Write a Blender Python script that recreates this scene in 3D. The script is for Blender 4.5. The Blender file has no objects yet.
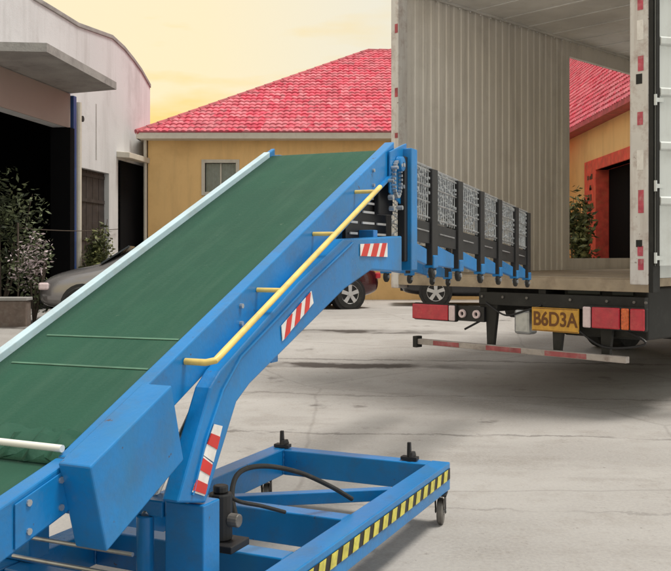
import bpy, bmesh, math, random
from mathutils import Vector as V, Matrix, noise
random.seed(7)
S = bpy.context.scene; C = S.collection
F = 900.0; CX = 335.5; HY = 255.0; CH = 1.55
def smooth(t): t = max(0, min(1, t)); return t*t*(3-2*t)
def gz(y): return .36*smooth((y-8.5)/10.5)

# ------------------------------------------------------------ materials
def nd(nt, t, **k):
    n = nt.nodes.new(t)
    for a, b in k.items(): setattr(n, a, b)
    return n
def mat(name, col, rough=.6, metal=0, var=.12, scale=3, dirt=None, dirt_amt=.0, dirt_scale=2.5, bump=0, bscale=40, spec=.5, coat=0, chips=None, chip_th=.70, streak=None, streak_amt=.4, streak_map=((9,9,.5),(0,0,0)), cells=0):
    m = bpy.data.materials.new(name); m.use_nodes = True; nt = m.node_tree
    b = nt.nodes['Principled BSDF']
    tc = nd(nt, 'ShaderNodeTexCoord')
    n1 = nd(nt, 'ShaderNodeTexNoise'); n1.inputs['Scale'].default_value = scale; n1.inputs['Detail'].default_value = 6
    nt.links.new(tc.outputs['Object'], n1.inputs['Vector'])
    mr = nd(nt, 'ShaderNodeMapRange'); mr.inputs[1].default_value = .3; mr.inputs[2].default_value = .7
    mr.inputs[3].default_value = 1-var; mr.inputs[4].default_value = 1+var
    nt.links.new(n1.outputs['Fac'], mr.inputs[0])
    mx = nd(nt, 'ShaderNodeVectorMath', operation='SCALE'); mx.inputs[0].default_value = col[:3]
    nt.links.new(mr.outputs[0], mx.inputs['Scale'])
    out = mx.outputs[0]
    if dirt:
        n2 = nd(nt, 'ShaderNodeTexNoise'); n2.inputs['Scale'].default_value = dirt_scale; n2.inputs['Detail'].default_value = 8; n2.inputs['Roughness'].default_value = .7
        nt.links.new(tc.outputs['Object'], n2.inputs['Vector'])
        m2 = nd(nt, 'ShaderNodeMapRange'); m2.inputs[1].default_value = .5; m2.inputs[2].default_value = .75
        m2.inputs[3].default_value = 0; m2.inputs[4].default_value = dirt_amt
        nt.links.new(n2.outputs['Fac'], m2.inputs[0])
        mm = nd(nt, 'ShaderNodeMix', data_type='RGBA')
        nt.links.new(m2.outputs[0], mm.inputs[0]); nt.links.new(out, mm.inputs[6]); mm.inputs[7].default_value = (*dirt, 1)
        out = mm.outputs[2]
    def over(vec_scale, rot, nscale, lo, hi, amt, colr, prev, detail=6):
        mpg = nd(nt, 'ShaderNodeMapping'); mpg.inputs['Scale'].default_value = vec_scale
        mp0 = nd(nt, 'ShaderNodeMapping'); mp0.inputs['Rotation'].default_value = rot
        nt.links.new(tc.outputs['Object'], mp0.inputs[0]); nt.links.new(mp0.outputs[0], mpg.inputs[0])
        n_ = nd(nt, 'ShaderNodeTexNoise'); n_.inputs['Scale'].default_value = nscale; n_.inputs['Detail'].default_value = detail; n_.inputs['Roughness'].default_value = .65
        nt.links.new(mpg.outputs[0], n_.inputs['Vector'])
        m_ = nd(nt, 'ShaderNodeMapRange'); m_.inputs[1].default_value = lo; m_.inputs[2].default_value = hi; m_.inputs[3].default_value = 0; m_.inputs[4].default_value = amt
        nt.links.new(n_.outputs['Fac'], m_.inputs[0])
        x_ = nd(nt, 'ShaderNodeMix', data_type='RGBA'); nt.links.new(m_.outputs[0], x_.inputs[0]); nt.links.new(prev, x_.inputs[6]); x_.inputs[7].default_value = (*colr, 1)
        return x_.outputs[2]
    if streak: out = over(streak_map[0], streak_map[1], 1.0, .48, .75, streak_amt, streak, out)
    if chips: out = over((1, 1, 1), (0, 0, 0), 22, chip_th, chip_th+.03, .85, chips, out, 8)
    if cells:
        vo = nd(nt, 'ShaderNodeTexVoronoi'); vo.inputs['Scale'].default_value = cells; nt.links.new(tc.outputs['Object'], vo.inputs['Vector'])
        hs = nd(nt, 'ShaderNodeHueSaturation'); sp_ = nd(nt, 'ShaderNodeSeparateXYZ'); nt.links.new(vo.outputs['Color'], sp_.inputs[0])
        mv = nd(nt, 'ShaderNodeMapRange'); mv.inputs[3].default_value = .82; mv.inputs[4].default_value = 1.14; nt.links.new(sp_.outputs[0], mv.inputs[0]); nt.links.new(mv.outputs[0], hs.inputs['Value'])
        mv2 = nd(nt, 'ShaderNodeMapRange'); mv2.inputs[3].default_value = .82; mv2.inputs[4].default_value = 1.1; nt.links.new(sp_.outputs[1], mv2.inputs[0]); nt.links.new(mv2.outputs[0], hs.inputs['Saturation'])
        nt.links.new(out, hs.inputs['Color']); out = hs.outputs[0]
    nt.links.new(out, b.inputs['Base Color'])
    mr2 = nd(nt, 'ShaderNodeMapRange'); mr2.inputs[3].default_value = max(.03, rough-.12); mr2.inputs[4].default_value = min(1, rough+.12)
    nt.links.new(n1.outputs['Fac'], mr2.inputs[0]); nt.links.new(mr2.outputs[0], b.inputs['Roughness'])
    b.inputs['Metallic'].default_value = metal; b.inputs['Specular IOR Level'].default_value = spec
    b.inputs['Coat Weight'].default_value = coat
    if bump:
        nb = nd(nt, 'ShaderNodeTexNoise'); nb.inputs['Scale'].default_value = bscale; nb.inputs['Detail'].default_value = 5
        nt.links.new(tc.outputs['Object'], nb.inputs['Vector'])
        bp = nd(nt, 'ShaderNodeBump'); bp.inputs['Strength'].default_value = bump; bp.inputs['Distance'].default_value = .02
        nt.links.new(nb.outputs['Fac'], bp.inputs['Height']); nt.links.new(bp.outputs[0], b.inputs['Normal'])
    return m
BLUE = mat('blue_paint', (.005,.185,.50), .30, 0, .18, 2.2, (.07,.10,.13), .5, 5, .06, 45, chips=(.07,.045,.035), chip_th=.665, streak=(.03,.17,.32), streak_amt=.5, streak_map=((4,4,1.2),(0,0,0)))
GLARE = mat('overexposed_flange', (.46,.60,.68), .5, 0, .1, 4, (.35,.35,.3), .5, 9)  # near-white colour stands in for glare on the blue left flange
BELT = mat('green_belt', (.016,.074,.046), .72, 0, .12, 1.6, (.028,.10,.06), .55, 2.6, .14, 90, spec=.28, streak=(.04,.105,.07), streak_amt=.55, streak_map=((.8,14,3),(0,0,-1.145)), chips=(.07,.13,.09), chip_th=.675)
SEAM = mat('belt_seam', (.075,.17,.115), .7, 0, .3, 9)
WHITE = mat('white_bar', (.80,.80,.76), .4, 0, .04)
YEL = mat('yellow_paint', (.74,.56,.17), .4, 0, .12, 9, (.25,.15,.05), .4, 12)
YELH = mat('hazard_yellow', (.62,.56,.10), .5, 0, .2, 25, (.2,.2,.1), .5, 30)
BLK = mat('black_steel', (.012,.012,.014), .5, 0, .2, 8)
RUB = mat('rubber', (.018,.018,.018), .8, 0, .2, 12, (.08,.075,.065), .5, 10)
STEEL = mat('galvanised', (.48,.50,.52), .38, .75, .25, 14, (.2,.19,.18), .5, 14)
GREYW = mat('caster_grey', (.16,.15,.14), .5, .2, .3, 20)
REDR = mat('red_reflector', (.60,.03,.025), .35, 0, .12, 12)
WHR = mat('white_reflector', (.78,.76,.74), .35, 0, .08, 12, (.4,.35,.3), .4, 20)
def corr_mat(name, col, dirtc, amt, sc=1.2):
    m = mat(name, col, .55, 0, .12, 1.2, dirtc, amt, sc, .08, 30); return m
INT = mat('truck_interior', (.88,.84,.79), .55, 0, .06, .7, (.58,.53,.47), .5, 1.3, .05, 20, streak=(.50,.46,.42), streak_amt=.5, streak_map=((5,5,.5),(0,0,0)), chips=(.10,.08,.07), chip_th=.73)
CEIL = mat('truck_ceiling', (.88,.87,.85), .6, 0, .14, 1.2, (.6,.57,.5), .4, 3, .05, 20)
TWHITE = mat('truck_white', (.66,.70,.70), .4, 0, .04, 2, (.40,.40,.38), .45, 2.5, streak=(.38,.36,.33), streak_amt=.4, streak_map=((6,6,.5),(0,0,0)))
POST = mat('post_paint', (.68,.66,.64), .45, 0, .08, 3, (.30,.20,.17), .8, 6, chips=(.14,.07,.05), chip_th=.66, streak=(.36,.27,.24), streak_amt=.6, streak_map=((9,9,.9),(0,0,0)))
TFLOOR = mat('worn_floor', (.36,.29,.21), .75, 0, .25, 4, (.16,.11,.08), .7, 5, .2, 30)
DARK = mat('chassis', (.014,.014,.013), .7, 0, .3, 5, (.05,.05,.045), .5, 6)
DKGREEN = mat('dark_green_panel', (.030,.036,.030), .6, 0, .2, 5, (.07,.06,.05), .5, 5)
LRED = mat('lamp_red', (.50,.02,.04), .22, 0, .15, 12, (.66,.10,.08), .5, 8, .12, 60, coat=.5)
LORG = mat('lamp_orange', (.72,.13,.03), .22, 0, .3, 45, (.85,.30,.05), .6, 30, .5, 90, coat=.5)
LWHT = mat('lamp_clear', (.72,.58,.60), .2, 0, .1, 30, coat=.5)
PLATE = mat('plate_yellow', (.66,.36,.05), .45, 0, .18, 18, (.35,.2,.08), .4, 20)
PLTX = mat('plate_ink', (.17,.065,.015), .6)
YW = mat('yellow_render', (.86,.57,.25), .85, 0, .07, .6, (.62,.38,.15), .55, 1.1, .15, 60, streak=(.50,.33,.16), streak_amt=.4, streak_map=((3,3,.35),(0,0,0)))
TRIM = mat('white_trim', (.62,.58,.50), .7, 0, .1, 3, (.3,.25,.2), .5, 3)
TILE = mat('red_roof_tile', (.60,.125,.165), .75, 0, .12, 5, (.44,.065,.10), .5, 1.4, .1, 20, spec=.15, cells=5, chips=(.16,.05,.05), chip_th=.72)
TILE2 = mat('ridge_tile', (.44,.08,.10), .55, 0, .3, 7, (.15,.04,.04), .6, 5)
WW = mat('whitewash', (.66,.67,.69), .85, 0, .05, .5, (.44,.43,.43), .6, .8, .15, 30, streak=(.36,.35,.345), streak_amt=.45, streak_map=((2.5,2.5,.3),(0,0,0)))
CONC = mat('old_concrete', (.33,.32,.31), .85, 0, .15, 2, (.14,.13,.13), .7, 2.2, .3, 30)
BEIGE = mat('beige_panel', (.36,.29,.26), .8, 0, .06, 1)
BLACKIN = mat('dark_interior', (.006,.006,.007), .95, spec=.1)  # near-black colour stands in for the shade of the unlit workshop rooms
BPIPE = mat('blue_pillar', (.02,.06,.20), .5, 0, .15, 3)
BROWN = mat('brown_door', (.035,.027,.026), .7, 0, .3, 5, (.10,.09,.085), .4, 6)
REDW = mat('red_surround', (.72,.09,.06), .7, 0, .25, 5, (.6,.25,.1), .45, 6)
GLASS = mat('window_glass', (.10,.13,.13), .12, 0, .3, 4)
CURT = mat('curtain', (.30,.35,.34), .8, 0, .2, 12)
CSILV = mat('car_silver', (.27,.26,.265), .22, .5, .06, 3, coat=.6)
CRED = mat('car_maroon', (.055,.008,.012), .25, .2, .08, 3, coat=.7)
CBLK = mat('car_black', (.012,.012,.016), .25, .2, .08, 3, coat=.7)
CGL = mat('car_glass', (.02,.025,.03), .06, 0, .1, 3)
ALLOY = mat('alloy', (.62,.62,.63), .35, .5, .05, 5)
def leafmat(n, c1, c2, sc=6):
    m = bpy.data.materials.new(n); m.use_nodes = True; nt = m.node_tree; b = nt.nodes['Principled BSDF']
    tc = nd(nt,'ShaderNodeTexCoord'); nn = nd(nt,'ShaderNodeTexNoise'); nn.inputs['Scale'].default_value = sc; nn.inputs['Detail'].default_value = 4
    nt.links.new(tc.outputs['Object'], nn.inputs['Vector'])
    r = nd(nt,'ShaderNodeValToRGB'); r.color_ramp.elements[0].position=.38; r.color_ramp.elements[1].position=.64
    r.color_ramp.elements[0].color=(*c1,1); r.color_ramp.elements[1].color=(*c2,1)
    nt.links.new(nn.outputs['Fac'], r.inputs[0]); nt.links.new(r.outputs[0], b.inputs['Base Color']); b.inputs['Roughness'].default_value=.6
    return m
LEAF = leafmat('leaf', (.03,.042,.022), (.15,.18,.085))
LEAF2 = leafmat('leaf_olive', (.03,.045,.015), (.17,.18,.06), 9)
BARK = mat('bark', (.09,.07,.055), .9, 0, .2, 8)
PETAL = mat('petal', (.46,.38,.40), .6, 0, .1, 9)

# ------------------------------------------------------------ mesh builder
class MB:
    def __init__(s): s.v=[]; s.f=[]
    def poly(s, pts):
        i=len(s.v); s.v += [V(p) for p in pts]; s.f.append(tuple(range(i,i+len(pts))))
    def prism(s, pts, ext):
        pts=[V(p) for p in pts]; ext=V(ext); n=len(pts); i=len(s.v)
        s.v += pts+[p+ext for p in pts]
        s.f.append(tuple(range(i+n-1,i-1,-1))); s.f.append(tuple(range(i+n,i+2*n)))
        for k in range(n):
            j=(k+1)%n; s.f.append((i+k,i+j,i+n+j,i+n+k))
        return s
    def box(s, x0,x1,y0,y1,z0,z1): return s.prism([(x0,y0,z0),(x1,y0,z0),(x1,y1,z0),(x0,y1,z0)],(0,0,z1-z0))
    def tube(s, pts, r, n=10, cap=True):
        pts=[V(p) for p in pts]; rs = r if isinstance(r,(list,tuple)) else [r]*len(pts); i0=len(s.v); m=len(pts)
        up=V((0,0,1))
        for k,p in enumerate(pts):
            d=(pts[min(k+1,m-1)]-pts[max(k-1,0)]).normalized()
            a=d.cross(up)
            if a.length<.05: a=d.cross(V((1,0,0)))
            a.normalize(); b=a.cross(d)
            for q in range(n):
                t=2*math.pi*q/n; s.v.append(p+a*math.cos(t)*rs[k]+b*math.sin(t)*rs[k])
        for k in range(m-1):
            for q in range(n):
                s.f.append((i0+k*n+q,i0+k*n+(q+1)%n,i0+(k+1)*n+(q+1)%n,i0+(k+1)*n+q))
        if cap: s.f.append(tuple(range(i0+n-1,i0-1,-1))); s.f.append(tuple(range(i0+(m-1)*n,i0+m*n)))
        return s
    def ring(s, c, ax, prof, n=24):      # lathe: prof list of (offset along ax, radius), closed loop
        c=V(c); ax=V(ax).normalized(); a=ax.cross(V((0,0,1)));
        if a.length<.05: a=V((1,0,0))
        a.normalize(); b=ax.cross(a); i0=len(s.v); m=len(prof)
        for q in range(n):
            t=2*math.pi*q/n
            for o,r in prof: s.v.append(c+ax*o+(a*math.cos(t)+b*math.sin(t))*r)
        for q in range(n):
            q2=(q+1)%n
            for k in range(m):
                k2=(k+1)%m; s.f.append((i0+q*m+k,i0+q*m+k2,i0+q2*m+k2,i0+q2*m+k))
        return s
    def build(s, name, m, parent=None, bevel=0, sm=False, base=None):
        me=bpy.data.meshes.new(name); off=V((0,0,0))
        if parent is not None: off=world_loc(parent)
        if base is not None: off=V(base)
        me.from_pydata([tuple(p-off) for p in s.v],[],s.f)
        bm=bmesh.new(); bm.from_mesh(me); bmesh.ops.recalc_face_normals(bm,faces=bm.faces); bm.to_mesh(me); bm.free()
        me.materials.append(m); o=bpy.data.objects.new(name,me); C.objects.link(o)
        if parent is not None: o.parent=parent
        if base is not None: o.location=base if parent is None else V(base)-world_loc(parent)
        if sm:
            for p in me.polygons: p.use_smooth=True
            if hasattr(me,'set_sharp_from_angle'): me.set_sharp_from_angle(angle=math.radians(35))
        if bevel:
            b=o.modifiers.new('bevel','BEVEL'); b.width=bevel; b.segments=2; b.limit_method='ANGLE'
        return o
def world_loc(o):
    p=V((0,0,0))
    while o is not None: p+=o.location; o=o.parent
    return p
def thing(name,label,cat,loc,group=None):
    o=bpy.data.objects.new(name,None); C.objects.link(o); o.location=loc; o.empty_display_size=.2
    o['label']=label; o['category']=cat
    if group: o['group']=group
    return o
def struct(o): o['kind']='structure'; return o
def pixplane(x,y,O,d):              # where the sight line meets a vertical plane O + t d
    k=(x-CX)/F; t=(O[1]*k-O[0])/(d[0]-k*d[1]); Y=O[1]+t*d[1]
    return t, CH-(y-HY)/F*Y

# ------------------------------------------------------------ world, sun, camera
w=bpy.data.worlds.new('World'); S.world=w; w.use_nodes=True; nt=w.node_tree
for n in list(nt.nodes): nt.nodes.remove(n)
SUNV=V((.97,-.10,0)).normalized(); EL=math.radians(70)
to_sun=V((SUNV.x*math.cos(EL),SUNV.y*math.cos(EL),math.sin(EL)))
sky=nd(nt,'ShaderNodeTexSky',sky_type='NISHITA'); sky.sun_disc=False; sky.sun_elevation=EL
sky.sun_rotation=math.atan2(to_sun.x,to_sun.y)
b1=nd(nt,'ShaderNodeBackground'); b1.inputs[1].default_value=.1; nt.links.new(sky.outputs[0],b1.inputs[0])
tc=nd(nt,'ShaderNodeTexCoord'); sp=nd(nt,'ShaderNodeSeparateXYZ'); nt.links.new(tc.outputs['Generated'],sp.inputs[0])
ramp=nd(nt,'ShaderNodeValToRGB'); cr=ramp.color_ramp
cr.elements[0].position=.0; cr.elements[0].color=(1.0,.86,.60,1)
cr.elements[1].position=1.0; cr.elements[1].color=(.72,.77,.84,1)
e=cr.elements.new(.13); e.color=(1.0,.84,.50,1)
e=cr.elements.new(.27); e.color=(1.0,.85,.54,1)
e=cr.elements.new(.40); e.color=(.84,.81,.76,1)
e=cr.elements.new(.5); e.color=(.80,.80,.80,1)
nt.links.new(sp.outputs['Z'],ramp.inputs[0])
mp=nd(nt,'ShaderNodeMapping'); mp.inputs['Scale'].default_value=(2.6,2.6,11); mp.inputs['Location'].default_value=(.3,0,1.35)
nt.links.new(tc.outputs['Generated'],mp.inputs[0])
nz=nd(nt,'ShaderNodeTexNoise'); nz.inputs['Scale'].default_value=1.7; nz.inputs['Detail'].default_value=5; nt.links.new(mp.outputs[0],nz.inputs['Vector'])
r2=nd(nt,'ShaderNodeValToRGB'); r2.color_ramp.elements[0].position=.50; r2.color_ramp.elements[1].position=.68
r2.color_ramp.elements[0].color=(0,0,0,1); r2.color_ramp.elements[1].color=(1,1,1,1); nt.links.new(nz.outputs['Fac'],r2.inputs[0])
# the yellow tint of the clouds is strongest to the left (west) and fades to grey cream
mw=nd(nt,'ShaderNodeMapRange'); mw.inputs[1].default_value=.16; mw.inputs[2].default_value=-.14; nt.links.new(sp.outputs['X'],mw.inputs[0])
mxw=nd(nt,'ShaderNodeMix',data_type='RGBA'); nt.links.new(mw.outputs[0],mxw.inputs[0]); mxw.inputs[6].default_value=(.80,.79,.70,1); nt.links.new(ramp.outputs[0],mxw.inputs[7])
mc=nd(nt,'ShaderNodeMix',data_type='RGBA'); mc.inputs[7].default_value=(1.0,.68,.14,1)
ml=nd(nt,'ShaderNodeMath',operation='MULTIPLY'); nt.links.new(r2.outputs[0],ml.inputs[0]); nt.links.new(mw.outputs[0],ml.inputs[1])
ml2=nd(nt,'ShaderNodeMath',operation='MULTIPLY'); nt.links.new(ml.outputs[0],ml2.inputs[0]); ml2.inputs[1].default_value=.95
nt.links.new(ml2.outputs[0],mc.inputs[0]); nt.links.new(mxw.outputs[2],mc.inputs[6])
b2=nd(nt,'ShaderNodeBackground'); b2.inputs[1].default_value=.82; nt.links.new(mc.outputs[2],b2.inputs[0])
ms=nd(nt,'ShaderNodeMixShader'); ms.inputs[0].default_value=.9
nt.links.new(b1.outputs[0],ms.inputs[1]); nt.links.new(b2.outputs[0],ms.inputs[2])
wo=nd(nt,'ShaderNodeOutputWorld'); nt.links.new(ms.outputs[0],wo.inputs[0])
sl=bpy.data.lights.new('sun','SUN'); sl.energy=2.4; sl.angle=math.radians(16); sl.color=(1,.95,.86)
so=bpy.data.objects.new('sun',sl); C.objects.link(so); so.rotation_euler=to_sun.to_track_quat('Z','Y').to_euler(); so.location=(5,-5,20)
cam=bpy.data.cameras.new('camera'); co=bpy.data.objects.new('camera',cam); C.objects.link(co); S.camera=co
co.location=(0,0,CH); co.rotation_euler=(math.pi/2,0,0); cam.sensor_width=36; cam.lens=F/671*36
cam.shift_y=-(285.5-HY)/671; cam.clip_start=.05; cam.clip_end=5000
S.view_settings.view_transform='Standard'; S.view_settings.look='None'; S.view_settings.gamma=1; S.view_settings.exposure=.42
S.render.engine='CYCLES'

# ------------------------------------------------------------ ground
m=bpy.data.materials.new('concrete_ground'); m.use_nodes=True; nt=m.node_tree; b=nt.nodes['Principled BSDF']
tc=nd(nt,'ShaderNodeTexCoord')
def noise_n(sc,det=6,ro=.55,src=None):
    n=nd(nt,'ShaderNodeTexNoise'); n.inputs['Scale'].default_value=sc; n.inputs['Detail'].default_value=det; n.inputs['Roughness'].default_value=ro
    nt.links.new(src or tc.outputs['Object'],n.inputs['Vector']); return n.outputs['Fac']
def mix(f,a,bb,mode='MIX'):
    x=nd(nt,'ShaderNodeMix',data_type='RGBA'); x.blend_type=mode
    for inp,val in ((0,f),(6,a),(7,bb)):
        if isinstance(val,(tuple,float,int)): x.inputs[inp].default_value=val
        else: nt.links.new(val,x.inputs[inp])
    return x.outputs[2]
def mrange(v,a,b_,c,d):
    x=nd(nt,'ShaderNodeMapRange'); nt.links.new(v,x.inputs[0])
    for i,q in enumerate((a,b_,c,d)): x.inputs[i+1].default_value=q
    return x.outputs[0]
def math_n(op,a,b_=None):
    x=nd(nt,'ShaderNodeMath',operation=op)
    for i,q in enumerate((a,b_)):
        if q is None: continue
        if isinstance(q,(int,float)): x.inputs[i].default_value=q
        else: nt.links.new(q,x.inputs[i])
    return x.outputs[0]
sx=nd(nt,'ShaderNodeSeparateXYZ'); nt.links.new(tc.outputs['Object'],sx.inputs[0])
mpn=nd(nt,'ShaderNodeMapping'); mpn.inputs['Scale'].default_value=(.5,1.1,1); mpn.inputs['Rotation'].default_value=(0,0,.15); nt.links.new(tc.outputs['Object'],mpn.inputs[0])
col=mix(mrange(noise_n(.55,5,.55,mpn.outputs[0]),.3,.7,0,1),(.27,.255,.245,1),(.40,.385,.375,1))
col=mix(mrange(noise_n(3.5,8,.7),.5,.75,0,.45),col,(.20,.17,.145,1))
col=mix(mrange(noise_n(.9,7,.65,mpn.outputs[0]),.54,.70,0,.62),col,(.20,.18,.165,1))
col=mix(mrange(noise_n(45,3),.35,.7,0,.35),col,(.45,.43,.41,1))
col=mix(mrange(noise_n(14,4,.7),.66,.74,0,.6),col,(.09,.08,.07,1))
wob=noise_n(.8,4); wob=mrange(wob,0,1,-.22,.22)
wob=math_n('ADD',wob,mrange(noise_n(5,5,.7),0,1,-.13,.13))
ysk=math_n('ADD',math_n('ADD',sx.outputs['Y'],wob),math_n('MULTIPLY',sx.outputs['X'],.10))
ysum=None
brk=noise_n(1.3,3)
for y0,wd,st in ((7.85,.03,.5),(11.95,.20,1.0),(12.4,.05,.5),(15.3,.27,1.0),(9.9,.03,.35),(5.6,.018,.25)):
    d=math_n('ABSOLUTE',math_n('SUBTRACT',ysk,y0))
    f=mrange(d,wd*.6,wd*1.15,st,0)
    if wd>.1: f=math_n('MULTIPLY',f,mrange(sx.outputs['X'],.8,2.2,1,.15))
    f=math_n('MULTIPLY',f,mrange(brk,.38,.50,.25,1))
    ysum=f if ysum is None else math_n('MAXIMUM',ysum,f)
xd=math_n('ABSOLUTE',math_n('SUBTRACT',math_n('ADD',sx.outputs['X'],math_n('MULTIPLY',sx.outputs['Y'],-.45)),-3.0))
col=mix(ysum,col,(.055,.045,.04,1))
vo=nd(nt,'ShaderNodeTexVoronoi',feature='DISTANCE_TO_EDGE'); vo.inputs['Scale'].default_value=.33
wv=nd(nt,'ShaderNodeMix',data_type='VECTOR'); wv.inputs[0].default_value=.12
nvec=nd(nt,'ShaderNodeTexNoise'); nvec.inputs['Scale'].default_value=1.6; nvec.inputs['Detail'].default_value=6; nt.links.new(tc.outputs['Object'],nvec.inputs['Vector'])
nt.links.new(tc.outputs['Object'],wv.inputs[4]); nt.links.new(nvec.outputs['Color'],wv.inputs[5]); nt.links.new(wv.outputs[1],vo.inputs['Vector'])
crk=mrange(vo.outputs['Distance'],.001,.006,.22,0)
col=mix(crk,col,(.09,.075,.065,1))
col=mix(mrange(noise_n(70,2),.70,.74,0,.7),col,(.07,.06,.055,1))
oil=mrange(noise_n(1.7,5,.6),.63,.72,0,.75); oil=math_n('MULTIPLY',oil,mrange(sx.outputs['Y'],6,9,.35,1)); col=mix(oil,col,(.075,.065,.06,1))
nt.links.new(col,b.inputs['Base Color']); nt.links.new(mrange(oil,0,.7,.82,.5),b.inputs['Roughness'])
bp=nd(nt,'ShaderNodeBump'); bp.inputs['Strength'].default_value=.35; bp.inputs['Distance'].default_value=.015
nt.links.new(noise_n(30,8,.7),bp.inputs['Height']); nt.links.new(bp.outputs[0],b.inputs['Normal'])
GROUND=m
xs=[-2000,-400,-120,-60]+[-30+i*1.0 for i in range(61)]+[60,120,400,2000]
ys=[-600,-100,-30,-8]+[-2+i*.5 for i in range(84)]+[50,80,150,400,1200,4000]
g=MB()
for yy in ys:
    for xx in xs: g.v.append(V((xx,yy,gz(yy)+(.012*noise.noise(V((xx*.4,yy*.4,0))) if abs(xx)<31 and -3<yy<42 else 0))))
for j in range(len(ys)-1):
    for i in range(len(xs)-1):
        a=j*len(xs)+i; g.f.append((a,a+1,a+1+len(xs),a+len(xs)))
struct(g.build('ground',GROUND,sm=True))

# ------------------------------------------------------------ conveyor
u=V((.4129,.9108,0)); vv=V((.9108,-.4129,0)); UP=V((0,0,1))
def L(a,s,z): return u*a+vv*s+UP*z
def cp(x,y,s):                       # point of the plane s = const seen at x,y -> (a, z)
    return pixplane(x,y,vv*s,u)
def lbox(mb,a0,a1,s0,s1,z0,z1): mb.prism([L(a0,s0,z0),L(a1,s0,z0),L(a1,s1,z0),L(a0,s1,z0)],UP*(z1-z0)); return mb
zc=lambda a: 2.17-(4.77-a)*.4624 if a>2.12 else .9446-(2.12-a)*.26
SR,SL=-1.82,-2.62
conv=thing('loading_conveyor','blue wheeled truck loading conveyor with steep green belt and yellow handrail','conveyor',L(3,-2.2,0))
# belt: upper slope and feed section
def belt_strip(name,a0,a1,n,wrap):
    mb=MB(); pr=[]
    for i in range(n+1):
        a=a0+(a1-a0)*i/n; pr.append((a,zc(a)-.028))
    sl_=(pr[-1][1]-pr[0][1])/(a1-a0); th=math.atan(sl_)
    top=list(pr)
    if wrap:      # round the head roller
        R=.07; ca=pr[-1][0]+math.sin(th)*R; cz=pr[-1][1]-math.cos(th)*R
        for k in range(1,10):
            t=math.pi/2+th-k*math.pi/9
            top.append((ca+math.cos(t)*R,cz+math.sin(t)*R))
        low=[(a,zc(a)-.028-.14/math.cos(th)) for a in (a1-.05,a0)]
        top+=low
    loop=top+[(a,z-.006) for a,z in reversed(top)]
    i0=0
    mb2=MB()
    for k in range(len(top)-1):
        (a,z),(a2,z2)=top[k],top[k+1]
        for q in range(6):
            s0=SL+.031+(SR-SL-.093)*q/6; s1=SL+.031+(SR-SL-.093)*(q+1)/6
            mb2.poly([L(a,s0,z),L(a2,s0,z2),L(a2,s1,z2),L(a,s1,z)])
    o=mb2.build(name,BELT,conv)
    bm=bmesh.new(); bm.from_mesh(o.data); bmesh.ops.remove_doubles(bm,verts=bm.verts,dist=.0005); bmesh.ops.recalc_face_normals(bm,faces=bm.faces); bm.to_mesh(o.data); bm.free()
    for p in o.data.polygons: p.use_smooth=True
    md=o.modifiers.new('thick','SOLIDIFY'); md.thickness=.006; md.offset=-1
    return o
bl=belt_strip('belt',2.125,4.77,26,True)
belt_strip('feed_belt',.3,2.118,14,False)
for a,wd in ((2.79,.008),(2.60,.008)):
    mb=MB(); mb.prism([L(a,SL+.09,zc(a)-.026),L(a+wd,SL+.09,zc(a+wd)-.026),L(a+wd+.01,SR-.09,zc(a+wd+.01)-.026),L(a+.01,SR-.09,zc(a+.01)-.026)],UP*.002).build('belt_seam',SEAM,conv)
# ruffled end flap and the white bar
mb=MB(); n=40
rows=[]
for j in range(5):
    r=[]
    for i in range(n+1):
        s=SL+.06+(SR-SL-.13)*i/n
        a=2.135+j*.034+.012*math.sin(i*.9); z=zc(max(a,2.121))-.027+.022*math.sin(j/4*math.pi)*(1+.8*math.sin(i*1.15+j*.9)+.3*math.sin(i*2.7))
        mb.v.append(L(a+.008*math.sin(i*1.3),s,z))
for j in range(4):
    for i in range(n): q=j*(n+1)+i; mb.f.append((q,q+1,q+n+2,q+n+1))
mb.build('end_flap',BELT,conv,sm=True)
MB().tube([L(2.125,SL+.0,.968),L(2.125,SR-.045,.968)],.0115,12).build('cross_bar',WHITE,conv,sm=True)
# side frames
for s0,s1 in ((SR-.06,SR),(SL,SL+.028)):
    mb=MB(); a0,a1=2.12,4.83
    mb.prism([L(a0,s0,zc(a0)-.17),L(a1,s0,zc(a1)-.17),L(a1,s0,zc(a1)),L(a0,s0,zc(a0))],vv*(s1-s0))
    mb.build('side_frame',BLUE,conv,bevel=.006)
    mb=MB(); mb.prism([L(.3,s0,zc(.3)-.15),L(2.115,s0,zc(2.115)-.15),L(2.115,s0,zc(2.115)),L(.3,s0,zc(.3))],vv*(s1-s0))
    mb.build('feed_frame',BLUE,conv,bevel=.006)
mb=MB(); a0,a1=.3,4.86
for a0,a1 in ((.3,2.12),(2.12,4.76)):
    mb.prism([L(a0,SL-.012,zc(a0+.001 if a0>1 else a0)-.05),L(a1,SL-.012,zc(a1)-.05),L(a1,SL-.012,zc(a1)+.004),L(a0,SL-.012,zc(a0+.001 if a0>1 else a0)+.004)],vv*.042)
mb.build('flange_glare_strip',GLARE,conv,bevel=.004)  # pale strip laid over the left flange to paint its overexposed look
# thin stiffener lip along the right frame
mb=MB(); mb.prism([L(2.9,SR,zc(2.9)-.17),L(4.8,SR,zc(4.8)-.17),L(4.8,SR,zc(4.8)-.155),L(2.9,SR,zc(2.9)-.155)],vv*.022).build('frame_lip',BLUE,conv)
# rollers below the belt
for a in [.5+.32*i for i in range(14)]:
    if abs(a-2.12)<.1: continue
    z=zc(a)-.11
    MB().tube([L(a,SL+.065,z),L(a,SR-.065,z)],.022,10).build('idler_roller',STEEL,conv,sm=True)
# drive cover
P=[cp(x,y,-1.70) for x,y in ((90,467),(172,385),(184,460),(107,552))]
mb=MB(); mb.prism([L(a,-1.70,z) for a,z in P],vv*-.118); mb.build('drive_cover',BLUE,conv,bevel=.006)
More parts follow.
